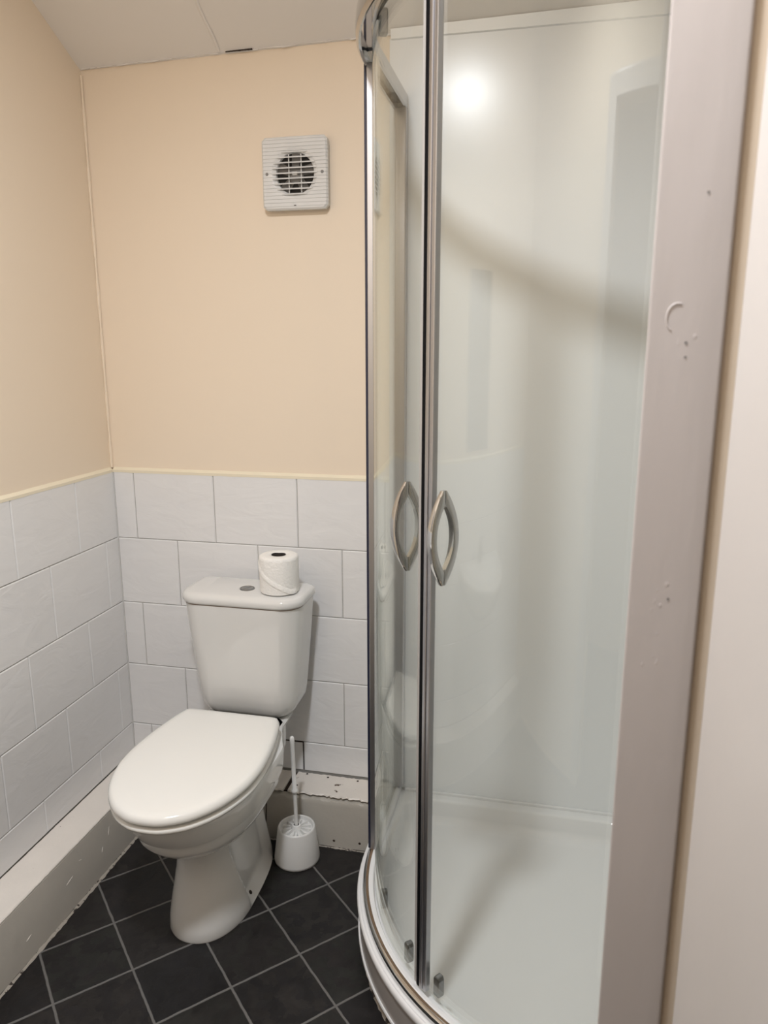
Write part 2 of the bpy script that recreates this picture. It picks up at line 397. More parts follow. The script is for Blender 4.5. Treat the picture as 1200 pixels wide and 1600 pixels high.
for i in range(n+1):
    y = -0.13-(L-0.13)*i/n; k = random.uniform(0.25, 1.0)
    rings.append([(0.119, y, 0.0005), (0.1195, y, 0.0055*k), (0.1225+0.004*k, y, 0.0035*k), (0.124+0.005*k, y, 0.0006)])
MB().loft(rings).build('sealant_bead', M['sealant'], bl, True)
for (y0, z0, dy, dz) in ((-0.52, 0.075, 0.030, 0.006), (-0.33, 0.085, 0.010, 0.020), (-0.37, 0.060, 0.008, 0.012), (-0.46, 0.10, 0.012, -0.004), (-0.68, 0.05, 0.02, 0.004)):
    def fx_(z): return 0.1016+0.019*(0.1365-z)/0.133
    MB().tube([(fx_(z0+dz*t_/5)+0.0002, y0+dy*t_/5+random.uniform(-.001, .001), z0+dz*t_/5) for t_ in range(6)], [0.0003, 0.0008, 0.0011, 0.0009, 0.0007, 0.0002], 6).build('paint_flake', M['board_top'], bl, True)
# back boxing, from the left boxing to the shower tray
X0B, X1B = 0.09, 0.853
bbx = struct(MB().box((X0B, -0.096, 0.0), (X1B, -0.001, 0.1375)).build('baseboard_back', M['raw_wood']))
n = 120
def topboard(xa, xb, n, z=0.145):
    rings = []
    for i in range(n+1):
        x = xa+(xb-xa)*i/n; j = random.uniform(-0.0045, 0.0035)
        rings.append([(x, -0.0055-abs(j)*.5, 0.1395), (x, -0.0045-abs(j)*.8, z), (x, -0.104+j, z+0.0003), (x, -0.107+j, z-0.003), (x, -0.105+j, 0.1395)])
    return MB().loft(rings)
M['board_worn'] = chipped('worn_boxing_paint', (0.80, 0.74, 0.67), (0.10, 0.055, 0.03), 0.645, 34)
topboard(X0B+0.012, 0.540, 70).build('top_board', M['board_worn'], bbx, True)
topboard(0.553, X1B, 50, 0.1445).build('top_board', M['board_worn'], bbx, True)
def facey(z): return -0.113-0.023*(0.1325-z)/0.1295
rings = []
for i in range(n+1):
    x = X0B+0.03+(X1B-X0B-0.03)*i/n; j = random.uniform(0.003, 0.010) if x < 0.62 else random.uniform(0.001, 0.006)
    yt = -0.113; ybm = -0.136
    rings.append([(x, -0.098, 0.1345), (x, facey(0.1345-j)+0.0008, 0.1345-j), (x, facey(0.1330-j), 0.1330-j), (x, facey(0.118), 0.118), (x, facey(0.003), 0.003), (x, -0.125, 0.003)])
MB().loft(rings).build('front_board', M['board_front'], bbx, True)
# board joint in the front face, and screw holes
MB().add([(0.4905, -0.1115, 0.134), (0.4925, -0.1115, 0.134), (0.4945, -0.137, 0.004), (0.4915, -0.137, 0.004), (0.4905, -0.114, 0.134), (0.4925, -0.114, 0.134), (0.4945, -0.1375, 0.004), (0.4915, -0.1375, 0.004)],
         [(4,5,6,7),(0,1,5,4),(1,2,6,5),(2,3,7,6),(3,0,4,7)]).build('board_gap', M['gap'], bbx)
for (x, y) in ((0.583, -0.013), (0.650, -0.018), (0.742, -0.018), (0.572, -0.077)):
    MB().lathe([(0.0034, 0.1453), (0.0026, 0.1456), (0.0001, 0.1452)], (x, y, 0), 14).build('screw_hole', M['raw_wood'], bbx, True)
for (x, z) in ((0.700, 0.020), (0.776, 0.022)):
    y = facey(z); MB().lathe([(0.0038, -0.0004), (0.003, -0.0009), (0.0001, -0.0003)], (x, y, z), 14, 'y').build('screw_hole', M['raw_wood'], bbx, True)
rings = []
for i in range(81):
    x = 0.40+(X1B-0.40)*i/80; k = random.uniform(0.1, 1.0)
    rings.append([(x, -0.135, 0.0005), (x, -0.136, 0.004*k), (x, -0.139-0.002*k, 0.003*k), (x, -0.140-0.003*k, 0.0006)])
MB().loft(rings).build('sealant_bead', M['sealant'], bbx, True)

# ---- partition beside the shower with its board, and the open door
struct(MB().box((1.366, -1.235, 0.0), (XR+0.1, -1.00, ZC)).build('wall_partition', M['cream']))
pb = MB().add([(1.328, -1.252, 0.0), (1.392, -1.252, 0.0), (1.392, -1.234, 0.0), (1.340, -1.234, 0.0),
               (1.328, -1.252, ZC), (1.392, -1.252, ZC), (1.392, -1.234, ZC), (1.340, -1.234, ZC)],
              [(0,3,2,1),(4,5,6,7),(0,1,5,4),(1,2,6,5),(2,3,7,6),(3,0,4,7)])
MB().box((1.3885, -1.2475, 0.0), (1.425, -1.2345, ZC)).build('groove_strip', M['cream'], bpy.data.objects['wall_partition'], bevel=0.001)  # cream strip added to bring the shadowed groove forward into the light
tr1 = struct(pb.build('trim_1', M['gloss'], bevel=0.003, seg=3))
for x, z, rr in ((1.361, 1.403, 0.0013), (1.3615, 1.391, 0.0010), (1.369, 1.524, 0.0011), (1.364, 1.172, 0.0012)):
    MB().lathe([(rr, -1.2524), (rr*0.6, -1.2521), (0.0001, -1.2520)], (x, 0, z), 12, 'y').build('nail_hole', M['fan_motor'], tr1, True)
for k in range(30):
    cz = random.choice((1.405, 1.40, 1.24, 1.165, 1.16, 1.11)) + random.gauss(0, 0.012)
    x = 1.358 + random.gauss(0, 0.006); rr = random.uniform(0.0007, 0.0021)
    MB().sphere((x, -1.2518, cz), rr, (1, 0.2, random.uniform(0.8, 2.2)), 10, 6).build('paint_blister', M['gloss'], tr1, True)
MB().tube([(1.352+0.0085*math.cos(R(a)), -1.2519, 1.424+0.012*math.sin(R(a))) for a in range(70, 250, 12)], 0.0009, 6).build('paint_ridge', M['gloss'], tr1, True)
hx, hy = 1.605, YF+0.03
fx, fy = 1.3985, -1.268
dd = Vector((fx-hx, fy-hy, 0)); dl = dd.length; dd.normalize(); dn = Vector((-dd.y, dd.x, 0))   # dn points to +x side
if dn.x < 0: dn = -dn
def dp(a, t, z): q = Vector((hx, hy, 0))+dd*a+dn*t; return (q.x, q.y, z)
dr = MB().add([dp(0,0,0.008), dp(dl,0,0.008), dp(dl,0.036,0.008), dp(0,0.036,0.008), dp(0,0,2.03), dp(dl,0,2.03), dp(dl,0.036,2.03), dp(0,0.036,2.03)],
              [(0,3,2,1),(4,5,6,7),(0,1,5,4),(1,2,6,5),(2,3,7,6),(3,0,4,7)]).build('door_1', M['door'], bevel=0.003)
struct(dr)

# ================================================================== CEILING LIGHT
t = thing('ceiling_light', 'round white ceiling lamp glowing above the middle of the room', 'ceiling light', (LAMP[0], LAMP[1], ZC))
MB().lathe([(0.001, 0), (0.104, 0), (0.106, -0.012), (0.102, -0.022), (0.096, -0.024), (0.001, -0.024)], n=64).build('base', M['plastic'], t, True)
MB().lathe([(0.090, -0.024), (0.092, -0.040), (0.084, -0.052), (0.001, -0.058)], n=64).build('diffuser', M['diffuser'], t, True)
lo.location.z = ZC - 0.075; lo.parent = None

# ================================================================== EXTRACTOR FAN
FX, FZ, FW = 0.5905, 1.8365, 0.174
t = thing('extractor_fan', 'white square extractor fan with round slatted grille on the cream wall', 'extractor fan', (FX, WT, FZ))
def rsq(h, r, n=64, y=0.0):
    out = []
    for i in range(n):
        a = 2*PI*(i+0.5)/n; c, s = math.cos(a), math.sin(a); k = 1/max(abs(c), abs(s)); x, z = c*k*(h), s*k*(h)
        # rounded corner
        ax, az = abs(x), abs(z)
        if ax > h-r and az > h-r:
            vx, vz = ax-(h-r), az-(h-r); l = math.hypot(vx, vz)
            ax, az = h-r+vx/l*r, h-r+vz/l*r
        out.append((math.copysign(ax, x), y, math.copysign(az, z)))
    return out
def circ(r, n=64, y=0.0): return [(r*math.cos(2*PI*(i+0.5)/n), y, r*math.sin(2*PI*(i+0.5)/n)) for i in range(n)]
H = FW/2
MB().loft([rsq(H-0.002, 0.010, y=0), rsq(H-0.002, 0.010, y=-0.010), rsq(H-0.010, 0.01, y=-0.012), circ(0.058, y=-0.010), circ(0.058, y=-0.001)], True, True).build('housing', M['fan'], t, True)
m, nt, b = nodes('fan_ribbed_cover'); b.inputs['Base Color'].default_value = (0.74, 0.735, 0.72, 1); b.inputs['Roughness'].default_value = 0.38
tc = N(nt, 'ShaderNodeTexCoord'); sp = N(nt, 'ShaderNodeSeparateXYZ'); nt.links.new(tc.outputs['Object'], sp.inputs[0])
mm = N(nt, 'ShaderNodeMath', operation='MULTIPLY'); mm.inputs[1].default_value = 1/0.0088; nt.links.new(sp.outputs['Z'], mm.inputs[0])
fr = N(nt, 'ShaderNodeMath', operation='FRACT'); nt.links.new(mm.outputs[0], fr.inputs[0])
gt = N(nt, 'ShaderNodeMapRange'); gt.inputs['From Min'].default_value = 0.0; gt.inputs['From Max'].default_value = 0.12; nt.links.new(fr.outputs[0], gt.inputs['Value'])
bp = N(nt, 'ShaderNodeBump', Strength=0.8, Distance=0.0012); nt.links.new(gt.outputs[0], bp.inputs['Height']); nt.links.new(bp.outputs['Normal'], b.inputs['Normal'])
M['fan_rib'] = m
cv = MB().loft([rsq(H, 0.012, y=-0.010), rsq(H, 0.012, y=-0.022), rsq(H-0.004, 0.010, y=-0.026), circ(0.0625, y=-0.0265), circ(0.0595, y=-0.0255), circ(0.0505, y=-0.0205), circ(0.0490, y=-0.014)], False, False)
cover = cv.build('front_cover', M['fan_rib'], t, True, angle=30)
MB().lathe([(0.056, -0.0128), (0.0001, -0.0126)], (0, 0, 0), 48, 'y').build('recess', M['fan_dark'], t)
MB().lathe([(0.021, -0.0125), (0.021, -0.0165), (0.018, -0.0175), (0.0001, -0.0176)], (0, 0, 0), 32, 'y').build('motor_hub', M['fan_motor'], t, True)
for k in range(5):
    a = 2*PI*k/5+0.3; c, s = math.cos(a), math.sin(a)
    pts = [(0.018, -0.009), (0.050, -0.016), (0.052, 0.010), (0.020, 0.010)]
    MB().prism([(x*c-z*s, x*s+z*c) for x, z in pts], -0.0145, -0.0133, lambda a_, b_, h: (a_, h, b_)).build('blade', M['fan_motor'], t)
for k in range(9):
    z = (k-4)*0.0125; hwid = math.sqrt(max(0.0600**2-z*z, 0.0001))
    e = hwid+0.002
    mb = MB().add([(-hwid, -0.0275, z+0.0012), (hwid, -0.0275, z+0.0012), (hwid, -0.0275, z-0.0012), (-hwid, -0.0275, z-0.0012),
                   (-hwid+.003, -0.018, z+0.0045), (hwid-.003, -0.018, z+0.0045), (hwid-.003, -0.018, z+0.0028), (-hwid+.003, -0.018, z+0.0028)],
                  [(0,1,2,3),(7,6,5,4),(0,4,5,1),(1,5,6,2),(2,6,7,3),(3,7,4,0)])
    mb.build('slat', M['fan'], t)
for xx in (-0.0165, 0.0165):
    MB().box((xx-0.0012, -0.0205, -0.046), (xx+0.0012, -0.018, 0.046)).build('grille_bar', M['fan'], t)
MB().box((-0.007, -0.0225, -0.004), (0.006, -0.0178, 0.004)).build('label_tab', M['plastic'], t)
for xx in (-0.0735, 0.0735):
    MB().lathe([(0.0040, -0.0262), (0.0038, -0.0272), (0.0001, -0.0268)], (xx, 0, 0.0), 16, 'y').build('screw', M['fan_motor'], t, True)
MB().box((-0.003, -0.0272, -0.0785), (0.003, -0.0258, -0.076)).build('latch', M['fan_motor'], t)

# ================================================================== SHOWER
CX, CY, RG = 1.423, -0.300, 0.556       # centre of the curve, radius of the door glass
XP = CX-RG                              # plane of the left fixed panel
def arcp(a0, a1, n, r=0.0):
    """angles in degrees, 180 = towards -x, 270 = towards -y (front)"""
    out = []
    for i in range(n+1):
        a = R(a0+(a1-a0)*i/n); c, s = math.cos(a), math.sin(a); out.append((CX+RG*c, CY+RG*s, c, s))
    return out
def quad(y0=0.0, x1=XR, n=56):
    pth = [(XP, y0, -1, 0), (XP, (y0+CY)/2, -1, 0)] + arcp(180, 270, n) + [((CX+x1)/2, CY-RG, 0, -1), (x1, CY-RG, 0, -1)]
    return pth
Z_T, Z_TOP = 0.142, 2.005
tray = thing('shower_tray', 'white quadrant shower tray on a raised plinth beside the toilet brush', 'shower tray', (0, 0, 0))
# tray body: rim + dished inside (loft of concentric quadrants)
def quadring(d, z, n=40):
    """closed outline offset outwards by d (negative = inside)"""
    xl, xr, yb_, yf = XP-d, XR-0.003-(0 if d > -0.02 else -d*1.0-0.02), (-0.004 if d > -0.019 else -0.032+(d+0.02)), CY-RG-d
    r = RG+d; rr = 0.035
    pts = []
    pts += [(xl, yb_-(0 if d > -0.02 else rr))]
    pts += [(xl, (yb_+CY)/2)]
    for i in range(n+1):
        a = R(180+90*i/n); pts.append((CX+r*math.cos(a), CY+r*math.sin(a)))
    pts += [((CX+xr)/2, yf), (xr, yf+(0 if d > -0.02 else 0.0)), (xr, (yf+yb_)/2), (xr, yb_-0.001)]
    pts += [((xl+xr)/2, yb_), (xl+(0 if d > -0.02 else rr), yb_)]
    return [(x, y, z) for x, y in pts]
prof = [(0.020, 0.108), (0.032, 0.1095), (0.0350, 0.114), (0.0355, 0.120), (0.0345, 0.1245), (0.0315, 0.1285), (0.0285, 0.1285), (0.0265, 0.1265), (0.0245, 0.1270), (0.020, 0.1290), (-0.018, 0.1295)]
prof += [(-0.020-0.010*math.sin(R(a)), 0.1195+0.010*math.cos(R(a))) for a in range(5, 71, 13)]
prof += [(-0.066+0.030*math.cos(R(a)), 0.102-0.030*math.sin(R(a))) for a in range(20, 91, 7)]
prof += [(-0.10, 0.0712), (-0.15, 0.0705)]
rim = MB().loft([quadring(d, z) for d, z in prof], False, True)
rim.build('tray_body', M['tray'], tray, True, angle=60)
lab(MB().loft([quadring(0.012, 0.037), quadring(0.0295, 0.037), quadring(0.0305, 0.111), quadring(0.012, 0.111)], False, False).build('tray_side', M['riser'], tray, True), 'curved side of the tray, its shade painted in as grey')
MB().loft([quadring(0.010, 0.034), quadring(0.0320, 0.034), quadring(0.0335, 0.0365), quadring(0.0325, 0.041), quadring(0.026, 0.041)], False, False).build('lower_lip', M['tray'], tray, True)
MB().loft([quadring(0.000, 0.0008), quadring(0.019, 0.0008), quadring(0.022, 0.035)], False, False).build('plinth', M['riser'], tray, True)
for a in (207, 214, 226, 238):
    c, s = math.cos(R(a)), math.sin(R(a)); q = (CX+(RG+0.0215)*c, CY+(RG+0.0215)*s, 0.024)
    MB().sphere(q, 0.0055, (1, 1, 1)).build('screw_cap', M['tray'], tray, True)
rings = []
for i in range(91):
    a = R(180+90*i/90); c, s = math.cos(a), math.sin(a); k = random.uniform(0.2, 1)
    rings.append([(CX+(RG+d)*c, CY+(RG+d)*s, z) for d, z in ((0.018, 0.0005), (0.0200, 0.006*k), (0.0215+0.003*k, 0.004*k), (0.023+0.004*k, 0.0006))])
MB().loft(rings).build('sealant_bead', M['sealant'], tray, True)
# white strip where the tray meets the wall
MB().box((XP+0.016, -0.012, 0.128), (XR, -0.003, 0.137)).build('wall_seal', M['tray'], tray, bevel=0.002)

enc = thing('shower_enclosure', 'curved glass quadrant shower enclosure with chrome frame and two sliding doors', 'shower enclosure', (0, 0, 0.134))
E0 = 0.134
def zz(z): return z-E0
# bottom rail: channel profile, chrome outside with a discoloured inner seal
q = quad(-0.006)
lab(MB().sweep(q, [(-0.002, zz(0.1300)), (0.0215, zz(0.1300)), (0.0225, zz(0.137)), (0.0205, zz(0.1445)), (0.0155, zz(0.1480)), (0.0142, zz(0.1480)), (0.0138, zz(0.141)), (-0.002, zz(0.140))]).build('bottom_rail', M['chrome'], enc, True), 'chrome curved bottom rail')
lab(MB().sweep(q, [(0.0080, zz(0.1405)), (0.0137, zz(0.1405)), (0.0137, zz(0.1470)), (0.0110, zz(0.1475)), (0.0080, zz(0.1460))]).build('rail_seal', M['brown_seal'], enc, True), 'brown discoloured seal in the rail')
MB().sweep(q, [(-0.006, zz(0.1300)), (0.0075, zz(0.1300)), (0.0075, zz(0.1465)), (0.0055, zz(0.1475)), (-0.003, zz(0.1450)), (-0.006, zz(0.140))]).build('inner_rail', M['tray'], enc, True)
# top rail
MB().sweep([(x+nx*0.005, y+ny*0.005, nx, ny) for x, y, nx, ny in q], [(-0.018, zz(1.972)), (-0.014, zz(1.968)), (-0.0125, zz(1.985)), (0.006, zz(1.985)), (0.0075, zz(1.968)), (0.012, zz(1.965)), (0.017, zz(1.972)), (0.018, zz(1.990)), (0.017, zz(2.002)), (0.012, zz(2.007)), (-0.012, zz(2.007)), (-0.018, zz(2.000))]).build('top_rail', M['chrome'], enc, True)
# wall profiles
MB().box((XP-0.014, -0.030, zz(0.15)), (XP+0.014, -0.0035, zz(1.97))).build('wall_profile', M['satin'], enc, bevel=0.003)
MB().box((XR-0.030, CY-RG-0.014, zz(0.15)), (XR-0.001, CY-RG+0.014, zz(1.97))).build('wall_profile', M['satin'], enc, bevel=0.003)
# fixed glass panels
def glass_strip(path, d0, z0, z1, th=0.005):
    return MB().sweep(path, [(d0, z0), (d0+th, z0), (d0+th, z1), (d0, z1)])
YPOST = CY-0.004
g1 = glass_strip([(XP, -0.026, -1, 0), (XP, YPOST+0.006, -1, 0)], 0.002, zz(0.1455), zz(1.98)).build('fixed_panel', M['glass'], enc)
g2 = glass_strip([(CX+0.006, CY-RG, 0, -1), (XR-0.028, CY-RG, 0, -1)], 0.002, zz(0.1455), zz(1.98)).build('fixed_panel', M['glass'], enc)
# fixed panel screws seen on the profile
for z in (0.50, 1.25, 1.80):
    MB().lathe([(0.0035, 0), (0.003, 0.0012), (0.0001, 0.0014)], (XP+0.0142, -0.016, zz(z)), 14, 'x').build('profile_screw', M['satin'], enc, True)
# side posts where panels and doors meet
def post(name, parent, a, d0, d1, wdt, z0, z1, m, rot=0.0):
    """rectangular upright on the arc at angle a (deg); wdt = tangential span (t0, t1)"""
    c, s = math.cos(R(a)), math.sin(R(a)); tx, ty = -s, c
    f = lambda d, t_: (CX+(RG+d)*c+tx*t_, CY+(RG+d)*s+ty*t_)
    ps_ = [f(d0, wdt[0]), f(d1, wdt[0]), f(d1, wdt[1]), f(d0, wdt[1])]
    return MB().prism(ps_, z0, z1, lambda x, y, h: (x, y, h)).build(name, m, parent, bevel=0.0012)
post('side_post', enc, 180, -0.003, 0.0155, (-0.004, 0.014), zz(0.148), zz(1.972), M['satin'])
lab(post('magnet_seal', enc, 180, 0.0155, 0.0215, (-0.002, 0.012), zz(0.149), zz(1.972), M['navy']), 'dark blue seal on post')
post('side_post', enc, 270, -0.010, 0.0115, (-0.010, 0.012), zz(0.150), zz(1.970), M['satin'])

ASEAM = 226.75
ZH = 0.0
def handle(parent, a, zc):
    """two bows back to back through the glass"""
    c, s = math.cos(R(a)), math.sin(R(a)); tx, ty = -s, c
    h = 0.0830; D = 0.0275; wd = 0.0075
    mb = MB()
    n = 28
    for sg in (1, -1):
        g0 = 0.0 if sg > 0 else -0.005      # glass between d=-0.0025..0.0025
        rings = []
        for i in range(n+1):
            u = -1+2*i/n
            ro = 0.0052+D*(1-abs(u)**2.0)
            k = min(1, abs(u)/0.70)
            ri = 0.0004+max(0.0, (D-0.0085)*(1-k**2.2))
            if ro-ri < 0.0012: ro = ri+0.0012
            wloc = wd*(0.55+0.45*(1-u*u))
            ring = []
            for (r_, t_) in ((ri, -wloc*0.8), ((ri+ro)/2, -wloc), (ro-0.0006, -wloc*0.75), (ro, -wloc*0.45), (ro, wloc*0.45), (ro-0.0006, wloc*0.75), ((ri+ro)/2, wloc), (ri, wloc*0.8)):
                rr = RG-0.0105+sg*r_
                ring.append((CX+rr*c+tx*t_, CY+rr*s+ty*t_, zz(zc+h*u)))
            rings.append(ring)
        mb.loft(rings)
    return mb.build('handle', M['chrome'], parent, True, angle=50)
def roller(parent, a, z0, z1, d=-0.0235):
    c, s = math.cos(R(a)), math.sin(R(a)); tx, ty = -s, c
    pr = [(-0.0085, 0.0), (0.0085, 0.0), (0.0085, 0.84), (0.005, 1.0), (-0.005, 1.0), (-0.0085, 0.84)]
    mb = MB().prism(pr, d-0.006, d+0.010, lambda t_, k, dd_: (CX+(RG+dd_)*c+tx*t_, CY+(RG+dd_)*s+ty*t_, zz(z0+(z1-z0)*k)))
    o = mb.build('roller_block', M['steel'], parent, bevel=0.003, seg=3)
    return o
def door(a0, a1, hang, side, label, rollers):
    g = glass_strip([(x, y, nx, ny) for x, y, nx, ny in arcp(a0, a1, 28)], -0.013, zz(0.148), zz(1.985)).build('sliding_door', M['glass'], enc, True, angle=30)
    g['label'] = label
    handle(g, hang, ZHAND[side])
    for a in rollers:
        roller(g, a, 0.149, 0.194)
        roller(g, a, 1.946, 1.990)
    return g
ZHAND = {'l': 1.0835, 'r': 1.0835}
dl_ = door(181.2, ASEAM-0.9, 220.1, 'l', 'left curved glass door', (202.5, 220.0))
dr_ = door(ASEAM+0.9, 269.0, 231.3, 'r', 'right curved glass door', (231.0, 264.0))
# closing strips of both doors with the black magnetic seam between
st = RG*R(1)
lab(post('closing_strip', dl_, ASEAM, -0.0155, -0.0035, (-0.0155, -0.0057), zz(0.150), zz(1.985), M['clearseal']), 'pale translucent strip')
lab(post('magnet_seam', dl_, ASEAM, -0.0160, -0.0010, (-0.0055, 0.0034), zz(0.150), zz(1.985), M['black']), 'black seam')
post('closing_strip', dr_, ASEAM, -0.0165, -0.0012, (0.0034, 0.0115), zz(0.150), zz(1.985), M['satin'])
post('closing_strip', dr_, ASEAM, -0.0155, -0.0035, (0.0117, 0.0215), zz(0.150), zz(1.985), M['satin'])

# ================================================================== TOILET
TX = 0.460
toilet = thing('toilet', 'white close-coupled toilet with its lid closed in the tiled corner', 'toilet', (TX, 0, 0))
HALF = [(-.250, .128), (-.258, .1345), (-.30, .147), (-.36, .159), (-.42, .167), (-.48, .170), (-.54, .1645), (-.595, .148), (-.642, .124), (-.681, .090), (-.704, .053), (-.7135, .022)]
def smooth_closed(pts, n):
    """Catmull-Rom on a closed list, resampled by arc length"""
    N_ = len(pts); dense = []
    for i in range(N_):
        p0, p1, p2, p3 = [pts[(i+k-1) % N_] for k in range(4)]
        for j in range(12):
            t_ = j/12
            dense.append(tuple(0.5*((2*p1[k])+(-p0[k]+p2[k])*t_+(2*p0[k]-5*p1[k]+4*p2[k]-p3[k])*t_*t_+(-p0[k]+3*p1[k]-3*p2[k]+p3[k])*t_**3) for k in (0, 1)))
    L_ = [0]
    for i in range(len(dense)): L_.append(L_[-1]+math.dist(dense[i], dense[(i+1) % len(dense)]))
    out = []; i = 0
    for k in range(n):
        d = L_[-1]*k/n
        while L_[i+1] < d: i += 1
        f_ = (d-L_[i])/(L_[i+1]-L_[i]); a_, b_ = dense[i], dense[(i+1) % len(dense)]
        out.append((a_[0]+(b_[0]-a_[0])*f_, a_[1]+(b_[1]-a_[1])*f_))
    return out
def seat_outline(n=96):
    right = [(w_, y_) for y_, w_ in HALF]; left = [(-w_, y_) for y_, w_ in reversed(HALF)]
    back = [(-0.11, -0.2465), (-0.04, -0.246), (0.04, -0.246), (0.11, -0.2465)]
    return smooth_closed(right+left+back, n)
SO = seat_outline()
cyc = -0.46
def scl(o, d, z, ztilt=0.0):
    """offset outline inward by d (approx. radial towards the centre)"""
    out = []
    n_ = len(o)
    for i, (x, y) in enumerate(o):
        ax, ay = o[i-1]; bx_, by_ = o[(i+1) % n_]; tx, ty = bx_-ax, by_-ay; l = math.hypot(tx, ty) or 1
        nx, ny = ty/l, -tx/l
        if nx*x+ny*(y-cyc) > 0: nx, ny = -nx, -ny
        out.append((x+nx*d, y+ny*d, z))
    return out
ZS = 0.4515
# lid
lidr = [scl(SO, 0.012, ZS-0.024), scl(SO, 0.004, ZS-0.0245), scl(SO, 0.000, ZS-0.020), scl(SO, 0.0005, ZS-0.012), scl(SO, 0.004, ZS-0.0055), scl(SO, 0.010, ZS-0.0020), scl(SO, 0.022, ZS-0.0004)]+[[(x*k, cyc+(y-cyc)*k, ZS-0.0003+0.0008*(1-k)) for x, y in SO] for k in (0.80, 0.5, 0.2)]
lidr = [[(x, y, z+0.0055*(y+0.72)/0.46) for x, y, z in rg] for rg in lidr]
MB().loft(lidr).build('lid', M['seat'], toilet, True, angle=70)
SO2 = [(x*0.990, cyc+(y-cyc)*0.990+0.001) for x, y in SO]
seatr = [scl(SO2, 0.010, ZS-0.0465), scl(SO2, 0.003, ZS-0.045), scl(SO2, 0.0, ZS-0.039), scl(SO2, 0.001, ZS-0.034), scl(SO2, 0.006, ZS-0.0305), scl(SO2, 0.035, ZS-0.030)]
MB().loft(seatr).build('seat', M['seat'], toilet, True, angle=60)
for sx in (-0.075, 0.075):
    MB().tube([(sx-0.016, -0.236, ZS-0.022), (sx+0.016, -0.236, ZS-0.022)], 0.010, 16).build('hinge', M['plastic'], toilet, True)
# pan body
NA = 160
def egg(yf, yb_, hw_, z, nf=2.0, nb=2.6, yc=None):
    """closed outline: round front, squarer back"""
    yc = yc if yc is not None else yb_+(yf-yb_)*0.48
    out = []
    for i in range(NA):
        a = 2*PI*i/NA; c, s = math.cos(a), math.sin(a)
        e = nf if s < 0 else nb
        x = math.copysign(abs(c)**(2/e), c)*hw_
        y = yc+math.copysign(abs(s)**(2/e), s)*(abs(yf-yc) if s < 0 else abs(yb_-yc))
        out.append((x, y, z))
    return out
rows = [ # z, yfront, yback, halfwidth
 (0.0005, -.552, -.155, .100), (0.006, -.554, -.153, .1015), (0.03, -.549, -.155, .0995), (0.07, -.538, -.165, .094), (0.11, -.527, -.172, .0875), (0.15, -.519, -.176, .081),
 (0.19, -.515, -.178, .077), (0.222, -.517, -.178, .0765), (0.236, -.522, -.172, .080), (0.243, -.546, -.160, .096), (0.250, -.570, -.150, .110), (0.262, -.592, -.142, .1235), (0.280, -.614, -.135, .136),
 (0.300, -.632, -.130, .146), (0.320, -.634, -.128, .1460), (0.327, -.635, -.127, .1465), (0.330, -.648, -.127, .1560), (0.345, -.658, -.126, .1600), (0.362, -.668, -.126, .1615), (0.380, -.675, -.127, .1625), (0.392, -.677, -.128, .1630), (0.3985, -.674, -.131, .161), (0.4010, -.667, -.138, .154)]
rows2 = []
for ra, rb2 in zip(rows[:-1], rows[1:]):
    m_ = 4 if (0.02 < ra[0] < 0.2) else 1
    for k in range(m_): rows2.append(tuple(ra[q_]+(rb2[q_]-ra[q_])*k/m_ for q_ in range(4)))
rows2.append(rows[-1])
rings = []
for z, yf, yb_, hw_ in rows2:
    ring = egg(yf, yb_, hw_, z, 2.15, 3.0, yc=-.40)
    # trapway recess in the sides of the pedestal
    if 0.01 < z < 0.235:
        new = []
        for x, y, zv in ring:
            ybnd = -0.404-0.050*min(1, max(0, z-0.01)/0.19)**0.8
            k = max(0, min(1, (y-ybnd)/0.009)); ins = 0.022*min(1, max(0, z-0.004)/0.03)*k
            back = max(0, min(1, (-0.245-y)/0.04+1))
            new.append((x-math.copysign(min(ins*back, abs(x)*0.5), x), y, zv))
        ring = new
    # the back of the bowl narrows to the inlet
    if z > 0.236:
        new = []
        for x, y, zv in ring:
            k = max(0, min(1, (y+0.30)/0.12)); lim = 0.118 if z > 0.3 else 0.09
            if abs(x) > lim: x = math.copysign(abs(x)*(1-k)+lim*k, x)
            new.append((x, y, zv))
        ring = new
    rings.append(ring)
pan = MB().loft(rings).build('pan', M['ceramic'], toilet, True, angle=42)
# rear shelf carrying the cistern, and the outlet behind the pan
def rrect(hx_, y0, y1, r, z, n=8, rb=None):
    rb = r if rb is None else rb; pts = []
    for (cx_, cy_, a0, rr) in ((hx_-r, y0+r, -90, r), (hx_-rb, y1-rb, 0, rb), (-hx_+rb, y1-rb, 90, rb), (-hx_+r, y0+r, 180, r)):
        for i in range(n+1):
            a = R(a0+90*i/n); pts.append((cx_+rr*math.cos(a), cy_+rr*math.sin(a), z))
    return pts
MB().loft([rrect(0.060, -0.24, -0.11, 0.03, 0.30), rrect(0.095, -0.25, -0.105, 0.03, 0.345), rrect(0.116, -0.26, -0.10, 0.025, 0.383), rrect(0.120, -0.262, -0.10, 0.022, 0.3965), rrect(0.114, -0.258, -0.103, 0.02, 0.4010)]).build('cistern_shelf', M['ceramic'], toilet, True, angle=60)
rr_ = []
for i in range(9):
    t_ = i/8; rr_.append((0.028*math.sin(t_*1.2), -0.18+0.075*t_, 0.235-0.02*t_))
MB().tube([(0.0, -0.20, 0.215), (0.0, -0.14, 0.212), (0.0, -0.090, 0.21)], [0.062, 0.055, 0.052], 24).build('outlet', M['ceramic'], toilet, True)
